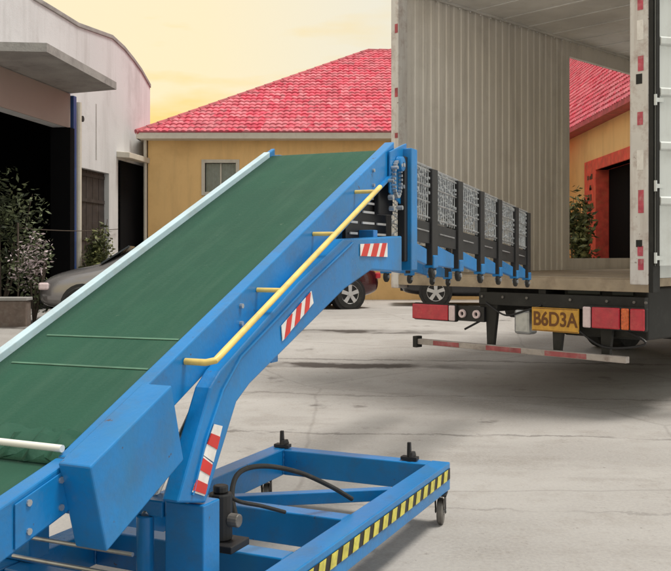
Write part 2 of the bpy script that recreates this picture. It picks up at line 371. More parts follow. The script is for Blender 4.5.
# bolts on the feed frame
for a,dz in ((1.93,-.035),(1.93,-.115),(2.06,-.035),(2.06,-.115),(4.5,-.04),(4.5,-.12),(3.1,-.05),(3.1,-.12)):
    p=L(a,SR,zc(a)+dz); MB().tube([p,p+vv*.012],.010,8).build('bolt',STEEL,conv,sm=True)
mb=MB(); mb.prism([L(1.88,SR+.001,zc(1.88)-.14),L(2.11,SR+.001,zc(2.11)-.14),L(2.11,SR+.001,zc(2.11)-.015),L(1.88,SR+.001,zc(1.88)-.015)],vv*.006).build('joint_plate',BLUE,conv,bevel=.002)
# bent boom frames
PIX=[(402,236),(402,272),(372,270),(345,289),(318,316),(250,384),(237,402),(206,503),(178,503),(211,388),(221,371),(300,282),(345,239)]
boom=[cp(x,y,-1.745) for x,y in PIX]
booms=[]
for s,e in ((-1.745,-.07),(-2.695,.07)):
    mb=MB(); mb.prism([L(a,s,z) for a,z in boom],vv*e); booms.append(mb.build('boom_frame',BLUE,conv,bevel=.008))
mb=MB()           # raised fold line along the right boom
fl=[cp(x,y,-1.745) for x,y in ((352,243),(305,288),(240,357),(222,390),(205,440),(192,495))]
mb.tube([L(a,-1.742,z) for a,z in fl],.006,6).build('boom_seam',BLUE,conv,sm=True)
for a in (3.35,3.9,4.5):
    mb=MB(); zz=[q for q in (zc(a)-.42,)][0]; lbox(mb,a,a+.06,-2.63,-1.815,zz,zz+.06).build('boom_crossbar',BLUE,conv,bevel=.004)
def reflector(quad,bands,s=-1.742):
    # quad: four pixels (start top, end top, end bottom, start bottom)
    q=[cp(x,y,s) for x,y in quad]; q=[L(a,s,z) for a,z in q]
    MB().prism(q,vv*.003).build('reflector',WHR,booms[0])
    for t0,t1,sk in bands:
        def pt(t,side):
            return q[0].lerp(q[1],t) if side==0 else q[3].lerp(q[2],t)
        MB().prism([pt(t0+sk,0),pt(t1+sk,0),pt(t1,1),pt(t0,1)],vv*.005).build('red_band',REDR,booms[0])
reflector([(311,292),(313,302),(281,341),(281,327)][::-1],[],-1.742) if False else None
reflector([(281,326),(311,291),(313,303),(282,341)],[(.05,.22,.12),(.36,.53,.12),(.68,.84,.12)])
reflector([(360,244),(387,243),(387,257),(360,256)],[(.02,.22,.12),(.36,.56,.12),(.68,.84,.12)])
reflector([(210,441),(217,426),(226,428),(205,500)][0:0] or [(203,455),(214,424),(222,426),(213,462)],[(.35,.7,0)])
reflector([(192,492),(203,456),(212,463),(204,496)],[(.05,.35,0),(.62,.95,0)])
# base frame
z0,z1=.19,.35
rail_r=lbox(MB(),.6,5.03,-1.66,-1.55,z0,z1).build('base_rail',BLUE,conv,bevel=.006)
lbox(MB(),.6,5.03,-2.70,-2.59,z0,z1).build('base_rail',BLUE,conv,bevel=.006)
for a in (4.93,3.74,3.16,2.62,.6):
    lbox(MB(),a,a+.10,-2.588,-1.662,z0+.002,z1-.003).build('base_crossbar',BLUE,conv,bevel=.006)
p0,p1=L(3.86,-2.50,.27),L(4.42,-1.68,.27)
mb=MB(); d=(p1-p0).normalized(); nn=d.cross(UP)*.03
mb.prism([p0-nn,p0+nn,p1+nn,p1-nn],UP*.06).build('diagonal_brace',BLUE,conv,bevel=.004)
for a in (4.93,3.74,3.16):
    for s in (-1.663,-2.587):
        mb=MB(); pts=[L(a-.004,s,.20+.012*i) for i in range(13)]; mb.tube(pts,[.005+.0018*math.sin(i*2.1) for i in range(13)],6).build('weld_bead',BLUE,conv,sm=True)
# hazard strip on the side of the right rail
mb=MB(); lbox(mb,.62,5.02,-1.548,-1.547,.255,.318).build('hazard_strip',BLK,rail_r)
mb=MB(); k=0; a=.64
while a<4.98:
    mb.prism([L(a,-1.546,.257),L(a+.062,-1.546,.257),L(a+.082,-1.546,.316),L(a+.02,-1.546,.316)],vv*.002); a+=.118
mb.build('hazard_blocks',YELH,rail_r)
# upright posts
def postpart(s0,s1):
    pc=MB(); lbox(pc,2.70,2.81,s0,s1,.352,.665).build('support_post',BLUE,conv,bevel=.006)
postpart(-1.90,-1.735); postpart(-2.70,-2.53)
MB().tube([L(2.70,-1.985,.35),L(2.70,-1.985,.60)],.032,14).build('hydraulic_cylinder',BLUE,conv,sm=True)
MB().tube([L(2.70,-1.985,.60),L(3.3,-2.1,1.02)],.016,10).build('piston_rod',STEEL,conv,sm=True)
lbox(MB(),2.70,2.80,-2.52,-1.91,.60,.66).build('post_tie',BLUE,conv,bevel=.005)
mb=MB()
for dz in (.42,.50): mb.tube([L(2.58,-2.5,dz),L(2.58,-1.95,dz)],.008,8)
mb.build('tie_rods',STEEL,conv,sm=True)
# pump and motor
pa_,pz_=cp(225,506,-1.84); pm=L(pa_,-1.86,pz_)
MB().tube([pm-UP*.13,pm+UP*.05],.046,18).build('pump_motor',BLK,conv,bevel=.006)
MB().tube([pm+UP*.051,pm+UP*.08],.030,14).build('motor_cap',BLK,conv,bevel=.006)
MB().tube([pm+vv*.04-UP*.05,pm+vv*.085-UP*.05],.026,14).build('pump_head',GREYW,conv,bevel=.004)
mb=MB(); lbox(mb,pa_-.07,pa_+.07,-1.94,-1.77,pz_-.16,pz_-.131); mb.build('pump_plate',BLK,conv,bevel=.004)
def curve(pts,n=8):
    out=[]
    P=[pts[0]]+pts+[pts[-1]]
    for i in range(1,len(P)-2):
        for k in range(n):
            t=k/n; a,b_,c,d=P[i-1],P[i],P[i+1],P[i+2]
            out.append(.5*((2*b_)+(c-a)*t+(2*a-5*b_+4*c-d)*t*t+(3*b_-a-3*c+d)*t**3))
    out.append(P[-2]); return out
def hpix(x,y,s): a,z=cp(x,y,s); return L(a,s,z)
hs=[hpix(236,518,-1.86),hpix(232,492,-1.90),hpix(240,472,-1.92),hpix(264,466,-1.90),hpix(298,472,-1.84),hpix(330,486,-1.76),hpix(352,499,-1.70)]
MB().tube(curve(hs),.011,10).build('hydraulic_hose',RUB,conv,sm=True)
hs=[hpix(222,486,-1.86),hpix(236,500,-1.82),hpix(262,506,-1.78),hpix(285,512,-1.74)]
MB().tube(curve(hs),.008,8).build('hydraulic_hose',RUB,conv,sm=True)
# lugs on the front bar
for s in (-1.78,-2.62):
    mb=MB(); lbox(mb,4.955,5.005,s-.05,s+.05,.352,.372); mb.prism([L(4.96,s-.012,.37),L(4.995,s-.012,.37),L(4.985,s-.012,.455),L(4.965,s-.012,.455)],vv*.02)
    mb.prism([L(4.94,s+.008,.37),L(5.02,s+.008,.37),L(5.0,s+.008,.40),L(4.95,s+.008,.40)],vv*.02); mb.build('stop_lug',BLK,conv,bevel=.003)
# casters
def caster(a,s,ang=0.5):
    top=L(a,s,.188)
    fk=MB(); d=V((math.cos(ang),math.sin(ang),0)); sd=d.cross(UP)
    fk.prism([top-d*.05-sd*.04,top+d*.05-sd*.04,top+d*.05+sd*.04,top-d*.05+sd*.04],UP*-.012)
    for q in (-1,1):
        o_=sd*(.026*q)
        fk.prism([top+o_-d*.035-UP*.012,top+o_+d*.035-UP*.012,top+o_+d*.05-UP*.125,top+o_+d*.015-UP*.125],sd*(.005*q))
    f=fk.build('caster',BLK,conv,bevel=.003)
    c=top+d*.032-UP*.113
    MB().ring(c,sd,[(-.018,.025),(-.018,.066),(-.010,.075),(.010,.075),(.018,.066),(.018,.025)],24).build('caster_wheel',GREYW,f,sm=True)
    MB().tube([c-sd*.034,c+sd*.034],.010,8).build('axle',STEEL,f,sm=True)
caster(4.95,-1.585,1.35); caster(4.84,-2.66,1.5); caster(.9,-1.60); caster(.9,-2.64)
# handrail
hr=[cp(x,y,-1.70) for x,y in ((213,363),(380,187))]
p0=L(hr[0][0],-1.70,hr[0][1]); p1=L(hr[1][0],-1.70,hr[1][1])
d=(p1-p0)
pts=[p0-vv*.115-u*.0,p0-vv*.03,p0+d*.01,p0+d*.03]+[p0.lerp(p1,t) for t in (.1,.3,.5,.7,.9,1)]
rail=MB().tube(pts,.0125,12).build('handrail',YEL,conv,sm=True)
for t in (.33,.66,.97):
    p=p0.lerp(p1,t)-UP*.004
    MB().tube([p,p-vv*.118],.010,10).build('handrail_bracket',YEL,rail,sm=True)
# head: tall blue post, brackets, bearing, chain case
lbox(MB(),4.93,5.03,-1.83,-1.75,1.46,2.17).build('head_post',BLUE,conv,bevel=.006)
lbox(MB(),4.93,5.03,-2.69,-2.61,1.46,2.17).build('head_post',BLUE,conv,bevel=.006)
mb=MB(); mb.prism([L(4.72,-1.815,2.13),L(4.93,-1.815,2.19),L(4.99,-1.815,2.205),L(4.99,-1.815,2.17),L(4.93,-1.815,1.83),L(4.72,-1.815,1.90)],vv*.012).build('head_plate',BLUE,conv,bevel=.003)
mb=MB()
random.seed(3)
for i in range(9):
    a=4.60+random.random()*.34; z=1.80+random.random()*.30
    if z>zc(min(a,4.77))-.05: continue
    p=L(a,-1.80,z); r=.006+random.random()*.009; MB().tube([p,p+vv*(.02+random.random()*.02)],r,8).build('head_bolt',STEEL,conv,sm=True)
for i in range(26):
    t=i/26*2*math.pi; p=L(4.80+.055*math.cos(t),-1.80,1.98+.10*math.sin(t)); mb.tube([p,p+vv*.02],.009,6)
mb.build('drive_chain',STEEL,conv,sm=True)
MB().ring(L(4.84,-1.80,2.07),vv,[(-.0,.012),(0,.045),(.03,.042),(.034,.03),(.034,.012)],18).build('head_bearing',BLUE,conv,sm=True)
lbox(MB(),4.70,4.92,-1.90,-1.86,1.78,2.0).build('gearbox',BLK,conv,bevel=.01)

# ------------------------------------------------------------ flexible roller extension
RS,RL=-1.80,-2.55
aA,zA=cp(404,155,RS); aB,zB=cp(528,212,RS)
_,bA=cp(404,238,RS); _,bB=cp(526,266,RS)
_,cA=cp(404,270,RS); _,cB=cp(524,284,RS)
lerp=lambda a,b_,t:a+(b_-a)*t
def TZ(a): return lerp(zA,zB,(a-aA)/(aB-aA))
def BZ(a): return lerp(bA,bB,(a-aA)/(aB-aA))
def CZ(a): return lerp(cA,cB,(a-aA)/(aB-aA))
ext=thing('roller_extension','expanding roller track with black posts and silver lattice between conveyor and truck','roller track',L((aA+aB)/2,-2.2,cB))
pa=[cp(x,200,RS)[0] for x in (405,432,458,480,498,515,527)]
for side in (RS,RL):
    for a in pa:
        lbox(MB(),a-.065,a+.05,side-.024,side+.024,CZ(a)+.05,TZ(a)-.012).build('post',BLK,ext,bevel=.005)
    for i in range(len(pa)-1):
        a0,a1=pa[i]+.052,pa[i+1]-.067
        # lower black skirt
        h=.27
        mb=MB(); zl0=lerp(BZ(a0),TZ(a0),h); zl1=lerp(BZ(a1),TZ(a1),h)
        mb.prism([L(a0,side-.012,BZ(a0)),L(a1,side-.012,BZ(a1)),L(a1,side-.012,zl1),L(a0,side-.012,zl0)],vv*.02).build('lower_panel',BLK,ext)
        mb=MB()
        for f in (.15,):
            q0=L(a0,side+.012,lerp(BZ(a0),TZ(a0),f)); q1=L(a1,side+.012,lerp(BZ(a1),TZ(a1),f)); e=random.random()*.4
            mb.tube([q0.lerp(q1,e*.5),q0.lerp(q1,.55+e)],.005,6)
        mb.build('guide_rods',STEEL,ext,sm=True)
        # lattice panel: scissor links, rods and skate wheels
        mb=MB(); nA=9
        for k in range(nA):
            a=lerp(a0,a1,(k+.5)/nA); zb=lerp(BZ(a),TZ(a),h+.02); zt=TZ(a)-.02
            ja=random.uniform(-.006,.006)
            mb.tube([L(a+ja,side,zb),L(a-ja,side,zt)],.0042,6)
            for r_ in range(8):
                z=lerp(zb,zt,(r_+.5)/8)+random.uniform(-.012,.012); p=L(a,side+.004,z)
                if random.random()<.45: mb.tube([p-vv*.010,p+vv*.010],random.uniform(.007,.012),8)
        for r_ in range(4):
            f=h+.06+r_*.2
            mb.tube([L(a0,side+.006,lerp(BZ(a0),TZ(a0),f)),L(a1,side+.006,lerp(BZ(a1),TZ(a1),f+.0))],.006,6)
            if r_<3:
                mb.tube([L(a0,side-.006,lerp(BZ(a0),TZ(a0),f)),L(a1,side-.006,lerp(BZ(a1),TZ(a1),f+.2))],.005,6)
                mb.tube([L(a0,side-.006,lerp(BZ(a0),TZ(a0),f+.2)),L(a1,side-.006,lerp(BZ(a1),TZ(a1),f))],.005,6)
        mb.build('lattice_panel',STEEL,ext,sm=True)
        mb=MB(); mb.tube([L(a0-.04,side,TZ(a0)-.012),L(a1+.04,side,TZ(a1)-.012)],.010,8); mb.build('top_rail',STEEL,ext,sm=True)
mb=MB()
a=pa[0]+.02
while a<pa[-1]:
    mb.tube([L(a,RL+.02,TZ(a)-.03),L(a,RS-.02,TZ(a)-.03)],.016,8); a+=.085
mb.build('rollers',STEEL,ext,sm=True)
# blue under-brackets with casters
for side in (RS,RL):
    for i,a in enumerate(pa):
        if i==0: continue
        ap=pa[i-1]
        # plate between posts
        mb=MB(); mb.prism([L(ap+.03,side-.01,lerp(CZ(ap),BZ(ap),.25+.15*(i%2))),L(a-.16,side-.01,lerp(CZ(a),BZ(a),.30)),L(a-.16,side-.01,BZ(a)-.03),L(ap+.03,side-.01,BZ(ap)-.005)],vv*.03).build('blue_beam',BLUE,ext,bevel=.005)
        br=MB(); lbox(br,a-.06,a+.03,side-.034,side+.034,CZ(a)+.03,lerp(CZ(a),BZ(a),.62)).build('caster_bracket',BLUE,ext,bevel=.008)
        c=L(a-.03,side+.01,CZ(a)+.005)
        MB().ring(c,vv,[(-.014,.012),(-.014,.036),(-.008,.042),(.008,.042),(.014,.036),(.014,.012)],18).build('extension_wheel',RUB,ext,sm=True)
        MB().tube([c-vv*.025,c+vv*.025],.014,10).build('wheel_hub',STEEL,ext,sm=True)
# folded slats under the conveyor head
mb=MB(); lbox(mb,4.32,4.90,-1.92,-1.90,1.62,1.86).build('folded_panel',BLK,ext)
mb=MB()
for k,z in enumerate((1.66,1.72,1.78,1.83)):
    for a0,a1 in ((4.36,4.46),(4.52,4.70),(4.74,4.88)):
        if random.random()<.85: lbox(mb,a0+.01*k,a1,-1.898,-1.89,z,z+.012)
mb.build('slats',WHR,ext)

# ------------------------------------------------------------ box truck
TO=V((.686,10.73,0)); ta=V((.719,.695,0)); tb=V((.695,-.719,0)); W=3.1; LEN=7.2; FZ=1.33; CZt=4.74
def rp(x,y,off=0):
    O=TO-ta*off; return pixplane(x,y,O,tb)
W=rp(648,300,.05)[0]; S629=rp(629.5,300,.05)[0]
def T(t,s,z): return TO+ta*t+tb*s+UP*z
def tbox(mb,t0,t1,s0,s1,z0,z1): mb.prism([T(t0,s0,z0),T(t1,s0,z0),T(t1,s1,z0),T(t0,s1,z0)],UP*(z1-z0)); return mb
def rp(x,y,off=0):                   # point of the truck's rear plane (moved off behind it)
    O=TO-ta*off; return pixplane(x,y,O,tb)
tr=thing('box_truck','white box truck with open rear, right door swung out and side door open','truck',T(3.6,1.55,0))
tbox(MB(),-.02,LEN,.0,W,1.25,FZ).build('cargo_floor',TFLOOR,tr,bevel=.004)
# left wall with corrugated lining, side door opening from t=3.81 to 6.4
def corr(mb,t0,t1,z0,z1,s=.03,dep=.011,per=.15):
    pr=[]; t=t0
    while t<t1-.001:
        for f,dd in ((0,0),(.42,0),(.52,1),(.90,1),(1.0,0)):
            q=t+per*f
            if q<=t1: pr.append((q,s+dep*dd))
        t+=per
    pr.append((t1,s))
    zs=[z0,z1]
    for (q0,s0),(q1,s1) in zip(pr,pr[1:]):
        if q1-q0<1e-4: continue
        mb.poly([T(q0,s0,z0),T(q1,s1,z0),T(q1,s1,z1),T(q0,s0,z1)])
mb=MB(); corr(mb,.14,3.62,FZ,CZt); 
# flat jamb beside the door, header and sill
tbox(mb,3.62,3.81,.022,.06,FZ,CZt); tbox(mb,3.811,6.4,.022,.06,4.49,CZt); tbox(mb,3.811,6.4,.022,.06,FZ,1.50); tbox(mb,6.401,LEN,.022,.06,FZ,CZt)
lw=mb.build('left_wall_lining',INT,tr)
mb=MB(); tbox(mb,.0,3.809,0,.02,1.2,4.86); tbox(mb,3.81,6.4,0,.02,4.49,4.86); tbox(mb,3.81,6.4,0,.02,1.2,1.50); tbox(mb,6.401,LEN,0,.02,1.2,4.86)
mb.build('left_wall_skin',TWHITE,tr)
mb=MB(); t=.3
while t<LEN: tbox(mb,t,t+.06,.09,W-.06,CZt-.012,CZt); t+=.6
tbox(mb,0,LEN,.061,W-.061,CZt+.001,CZt+.06)
mb.build('ceiling_panel',CEIL,tr,bevel=.003)
tbox(MB(),0,LEN,0,W,4.862,4.90).build('roof_skin',TWHITE,tr)
mb=MB()
for i in range(30):
    t=.3+i*.22; mb.tube([T(t,.075,CZt-.04),T(t,.075,CZt-.055)],.012,6)
tbox(mb,.05,LEN,.062,.085,CZt-.03,CZt-.001); mb.build('cornice',CEIL,tr)
tbox(MB(),LEN+.001,LEN+.06,0,W,1.2,4.86).build('front_wall',INT,tr)
tbox(MB(),0,LEN,W-.05,W,FZ+.002,4.86).build('right_wall',TWHITE,tr)
# rear posts
lp=tbox(MB(),-.05,.12,.01,.125,1.16,4.9).build('rear_post',POST,tr,bevel=.012)
rpst=tbox(MB(),-.05,.12,S629,W,1.27,4.9).build('rear_post',POST,tr,bevel=.012)
tbox(MB(),-.05,.12,.127,S629-.002,CZt+.05,4.9).build('rear_header',POST,tr,bevel=.01)
tbox(MB(),-.04,-.021,-.0,W,1.20,1.315).build('rear_sill',TFLOOR,tr,bevel=.004)
def tape(y0,y1,parent,sa,sb,m):
    s_,za=rp((sa+sb)*.5,y0,.053); _,zb=rp((sa+sb)*.5,y1,.053); s0,_=rp(sa,y0,.053); s1,_=rp(sb,y0,.053)
    tbox(MB(),-.054,-.0505,s0,s1,min(za,zb),max(za,zb)).build('reflective_tape',m,parent)
REDP=mat('old_red_tape',(.50,.07,.11),.45,0,.2,14,(.60,.40,.38),.7,16)
for y0,y1,q in ((-6,10,0),(56,71,.4),(112,125,-.2),(190,213,.6),(246,256,0),(259,270,.5)): tape(y0,y1,rpst,637.5+q,643+q,REDP)
for y0,y1 in ((20,40),(150,170)): tape(y0,y1,rpst,637,643.5,WHR)
for y0,y1 in ((74,84),(240,247)): tape(y0,y1,rpst,636,642,DARK)
for y0,y1 in ((24,33),(88,97),(133,138)): tape(y0,y1,lp,394.8,397.6,TILE2)
# hinge strip + open door
tbox(MB(),-.04,.10,W+.002,W+.045,1.2,4.88).build('door_seal',DARK,tr,bevel=.005)
HO=T(-.02,W+.07,0); hd=V((.97,.243,0)).normalized(); hn=V((hd.y,-hd.x,0))
def D(t,o,z): return HO+hd*t+hn*o+UP*z
_,dz0=pixplane(660,266,HO,hd)
mb=MB(); DW=1.45
mb.prism([D(0,0,dz0),D(DW,0,dz0),D(DW,0,4.8),D(0,0,4.8)],hn*-.04)
door=mb.build('rear_door',TWHITE,tr,bevel=.005)
ribs=[pixplane(660,y,HO,hd)[1] for y in (-12,41,92,146,201)]
mb=MB()
for z in ribs: mb.prism([D(.03,.001,z-.045),D(.03,.022,z-.03),D(.03,.022,z+.03),D(.03,.001,z+.045)],hd*(DW-.06))
mb.build('door_ribs',TWHITE,door,bevel=.006)
mb=MB(); mb.prism([D(-.012,.002,dz0),D(.022,.002,dz0),D(.022,.002,4.8),D(-.012,.002,4.8)],hn*.012); mb.build('door_edge_seal',DARK,door)
for y in (100,186,258):
    z=pixplane(652,y,HO,hd)[1]
    mb=MB(); mb.tube([D(-.025,.02,z-.05),D(-.025,.02,z+.05)],.014,10); mb.prism([D(-.02,.014,z-.02),D(.06,.014,z-.018),D(.06,.014,z+.018),D(-.02,.014,z+.02)],hn*.006)
    mb.build('hinge',TWHITE,door,sm=False)
# chassis
for s in (1.28,2.02): tbox(MB(),-.0,9.2,s,s+.09,.93,1.20).build('chassis_rail',DARK,tr,bevel=.005)
for t in (1.1,2.2,3.2,5.6,6.6): tbox(MB(),t,t+.08,.06,W-.06,1.16,1.248).build('cross_member',DARK,tr)
s480,_=rp(480,300); s671,_=rp(700,300)
zt=rp(520,293)[1]; zb=rp(520,306)[1]
tbox(MB(),-.02,.06,s480,W-.05,zb,zt).build('rear_beam',DARK,tr,bevel=.004)
s1_,_=rp(560,300)
mb=MB(); tbox(mb,.07,.95,s1_,W-.06,.74,1.24); mb.build('tool_box',DARK,tr,bevel=.02)
mb=MB()
for a_,b_ in ((s1_+.06,s1_+.42),(s1_+.55,W-.2)): tbox(mb,.045,.068,a_,b_,1.16,1.235)
mb.build('mud_panel',DKGREEN,tr,bevel=.004)
# hanger brackets to the bumper
zbump=.56
for x in (486,552,600):
    s,_=rp(x,320)
    mb=MB(); mb.prism([T(-.01,s,zb+.01),T(-.01,s+.16,zb+.01),T(-.01,s+.10,zbump),T(-.01,s+.02,zbump)],ta*.05).build('bumper_bracket',DARK,tr,bevel=.004)
s0,_=rp(481,320); sA_,zA_=rp(466,329); MB().tube([T(-.02,s0,rp(481,321)[1]),T(-.02,sA_,zA_)],.012,8).build('lamp_stay',BLK,tr,sm=True)
BUMP=mat('worn_bumper',(.42,.38,.36),.6,0,.2,6,(.16,.11,.10),.75,7)
# lower bumper bar with faded red and white bands
sb0,_=rp(418,342,.06); sb1,_=rp(628,355,.06)
bar=tbox(MB(),-.10,-.03,sb0,sb1,zbump-.032,zbump+.030).build('rear_bumper',BUMP,tr,bevel=.006)
FR=mat('faded_red',(.36,.09,.10),.6,0,.3,10,(.34,.26,.25),.8,9)
L_=sb1-sb0
for f0,f1 in ((.10,.24),(.38,.55),(.66,.84)):
    tbox(MB(),-.104,-.1005,sb0+L_*f0,sb0+L_*f1,zbump-.026,zbump+.024).build('red_band',FR,bar)
tbox(MB(),-.12,-.02,sb0-.03,sb0+.03,zbump-.07,zbump+.06).build('bumper_end',DARK,bar,bevel=.006)
# tail lamps
def lamp(x0,x1,y0,y1,segs,nm):
    s0,z0_=rp(x0,(y0+y1)/2-(y1-y0)/2,.08); s1,_=rp(x1,y0,.08); sm_=(s0+s1)/2; zc_=(rp((x0+x1)/2,(y0+y1)/2,.08))[1]; hh=(y1-y0)/F*TO.y*.5*.9
    h=tbox(MB(),-.08,-.02,s0,s1,zc_-hh-.012,zc_+hh+.012).build('tail_lamp',DARK,tr,bevel=.02)
    for f0,f1,mm in segs:
        mb=MB(); tbox(mb,-.105,-.081,lerp(s0,s1,f0)+.006,lerp(s0,s1,f1)-.006,zc_-hh,zc_+hh).build('lens',mm,h,bevel=.012)
    return h,zc_,hh
h,zc_,hh=lamp(413,456,304,320,((0,.85,LRED),(.85,1,LWHT)),'')
a0_=rp(456,312,.05)[0]; a1_=rp(484,312,.05)[0]
lb=tbox(MB(),-.05,-.0,a0_+.002,a1_,zc_-hh*.95,zc_+hh*.95).build('lamp_bar',BLK,tr,bevel=.005)
for x in (463,477):
    s=rp(x,312,.05)[0]; c=T(-.055,s,zc_)
    mb=MB(); mb.ring(c,ta,[(0,.02),(0,.048),(-.02,.045),(-.02,.024)],20); mb.build('round_lamp',LWHT,lb,sm=True)
h2,_,_=lamp(583,646,309,328,((0,.15,LWHT),(.15,.62,LRED),(.62,.76,LORG),(.76,1,LRED)),'')
s0=rp(514,318)[0]; s1=rp(530,318)[0]; tbox(MB(),-.01,.15,s0,s1,.72,.98).build('grey_canister',STEEL,tr,bevel=.03)
# number plate
ps0=rp(532,320,.04)[0]; ps1=rp(579,320,.04)[0]; pz1=rp(555,308,.04)[1]; pz0=rp(555,332,.04)[1]
pl=tbox(MB(),-.045,-.03,ps0,ps1,pz0,pz1).build('number_plate',PLATE,tr,bevel=.004)
def text(txt,size,mtx,m,parent,name='lettering',sx=1):
    cu=bpy.data.curves.new('t','FONT'); cu.body=txt; cu.size=size; cu.align_x='CENTER'; cu.align_y='CENTER'; cu.extrude=.0015; cu.offset=size*.02
    ob=bpy.data.objects.new('t',cu); C.objects.link(ob); bpy.context.view_layer.update()
    me=bpy.data.meshes.new_from_object(ob.evaluated_get(bpy.context.evaluated_depsgraph_get())); bpy.data.objects.remove(ob)
    o=bpy.data.objects.new(name,me); C.objects.link(o); me.materials.clear(); me.materials.append(m)
    me.transform(Matrix.Diagonal((sx,1,1,1))); me.transform(mtx)
    me.transform(Matrix.Translation(-world_loc(parent))); o.parent=parent
    return o
pc=T(-.0475,(ps0+ps1)/2,(pz0+pz1)/2)
rm=Matrix((( tb.x,0,-ta.x,pc.x),(tb.y,0,-ta.y,pc.y),(0,1,0,pc.z),(0,0,0,1)))
text('B6D3A',.20,rm,PLTX,pl,sx=.86)
for q in ((pz1-.012,pz1-.006),(pz0+.006,pz0+.012)): tbox(MB(),-.048,-.0455,ps0+.012,ps1-.012,*q).build('plate_rim',PLTX,pl)
mb=MB().tube([T(4.4,.35,.68),T(4.4,W-.35,.68)],.09,14); mb.ring(T(4.4,W*.5,.68),tb,[(-.18,.05),(-.14,.16),(0,.23),(.14,.16),(.18,.05)],18); mb.build('axle',DARK,tr,sm=True)
for s in (1.2,2.15):
    mb=MB()
    for k in range(4): mb.prism([T(3.6+.12*k,s,.80-.022*k),T(5.2-.12*k,s,.80-.022*k),T(5.2-.12*k,s,.82-.022*k),T(3.6+.12*k,s,.82-.022*k)],tb*.08)
    mb.build('leaf_spring',DARK,tr)
s5=rp(563,300)[0]
MB().tube(curve([T(-.03,s480+.1,zb+.02),T(-.04,s480+.35,zb-.10),T(-.03,s480+.55,zb-.06),T(-.03,s480+.8,zb+.02)]),.010,8).build('lamp_cable',BLK,tr,sm=True)
MB().tube(curve([T(-.03,s5+.2,.80),T(-.05,s5+.5,.66),T(-.03,s5+.9,.72),T(-.02,W-.25,.84)]),.012,8).build('lamp_cable',BLK,tr,sm=True)
for s in (s480+.05,s480+.32,s480+.62,s5+.1,s5+.5,s5+.9,W-.15):
    c_=T(-.022,s,(zb+zt)/2+.02); MB().tube([c_,c_-ta*.014],.014,8).build('frame_bolt',GREYW,tr,sm=True)
mb=MB(); tbox(mb,1.6,3.2,s5-.3,s5+.5,.62,1.15); mb.build('battery_case',DARK,tr,bevel=.03)
# mud flaps, wheels, cab
def twheel(t,s,r=.5,wd=.26):
    p=T(t,s,0); zg=gz(p.y)-.005; c=V((p.x,p.y,zg+r))
    wmb=thing('wheel','x','x',c); del wmb['label']; del wmb['category']; wmb.parent=tr; wmb.location=c-tr.location
    MB().ring(c,tb,[(-wd/2,r*.62),(-wd/2,r*.93),(-wd/2+.04,r),(wd/2-.04,r),(wd/2,r*.93),(wd/2,r*.62)],32).build('tyre',RUB,wmb,sm=True)
    MB().ring(c,tb,[(-wd/2+.05,.05),(-wd/2+.03,r*.6),(wd/2-.03,r*.6),(wd/2-.05,.05)],24).build('rim',GREYW,wmb,sm=True)
for t,ss in ((4.4,(.20,.50,2.30,2.62)),(8.3,(.25,2.55))):
    for s in ss: twheel(t,s+.1)
for s in (.12,2.2): tbox(MB(),3.72,3.735,s,s+.72,.62,1.24).build('mud_flap',RUB,tr)
tbox(MB(),2.0,3.3,.15,.6,.72,1.15).build('fuel_tank',DARK,tr,bevel=.08)
mb=MB(); prof=[(7.45,.75),(9.35,.75),(9.4,1.5),(9.2,2.9),(8.9,3.15),(7.45,3.2)]
mb.prism([T(t,.25,z) for t,z in prof],tb*(W-.5)); mb.build('cab',TWHITE,tr,bevel=.06)
mb=MB(); mb.prism([T(9.385,.4,1.75),T(9.385,W-.4,1.75),T(9.235,W-.45,2.8),T(9.235,.45,2.8)],ta*.03); mb.build('windscreen',CGL,tr)
mb=MB(); mb.prism([T(8.2,.245,1.8),T(9.15,.245,1.8),T(9.0,.245,2.75),T(8.2,.245,2.75)],tb*-.01); mb.build('cab_window',CGL,tr)

# ------------------------------------------------------------ yellow house with red roof
HYF=24.0; hx0,hx1=-5.0,5.0; zg=gz(24)
hs_=thing('yellow_house','long yellow house with pink-red tiled hip roof and one small window','house',(.5,26.5,zg-.05))
def hp(x,y,Y=HYF): return ((x-CX)/F*Y, CH-(y-HY)/F*Y)
wx0,wz1=hp(205,163); wx1,wz0=hp(236,192)
ez=hp(200,137)[1]
mb=MB()
mb.box(hx0,wx0,HYF,HYF+.25,zg-.1,ez); mb.box(wx1,hx1,HYF,HYF+.25,zg-.1,ez); mb.box(wx0+.001,wx1-.001,HYF,HYF+.25,zg-.1,wz0); mb.box(wx0+.001,wx1-.001,HYF,HYF+.25,wz1,ez)
mb.box(hx0,hx0+.25,HYF+.251,HYF+6,zg-.1,ez); mb.box(hx1-.25,hx1,HYF+.251,HYF+6,zg-.1,ez); mb.box(hx0+.251,hx1-.251,HYF+5.75,HYF+6,zg-.1,ez)
mb.build('wall',YW,hs_)
wf=MB(); t=.06
wf.box(wx0-.09,wx0,HYF-.03,HYF+.12,wz0-.09,wz1+.09); wf.box(wx1,wx1+.09,HYF-.03,HYF+.12,wz0-.09,wz1+.09)
wf.box(wx0+.001,wx1-.001,HYF-.03,HYF+.12,wz1,wz1+.09); wf.box(wx0+.001,wx1-.001,HYF-.05,HYF+.12,wz0-.09,wz0)
win=wf.build('window',TRIM,hs_)
MB().box((wx0+wx1)/2-.02,(wx0+wx1)/2+.02,HYF+.06,HYF+.10,wz0,wz1).build('window_bar',TRIM,win)
mb=MB(); n=30
for i in range(n):
    xa=lerp(wx0,wx1,i/n); xb=lerp(wx0,wx1,(i+1)/n); f=lambda q:HYF+.2+.02*math.sin(q*1.9)
    mb.poly([(xa,f(i),wz0),(xb,f(i+1),wz0),(xb,f(i+1),wz1),(xa,f(i),wz1)])
mb.build('curtain',CURT,win,sm=True)
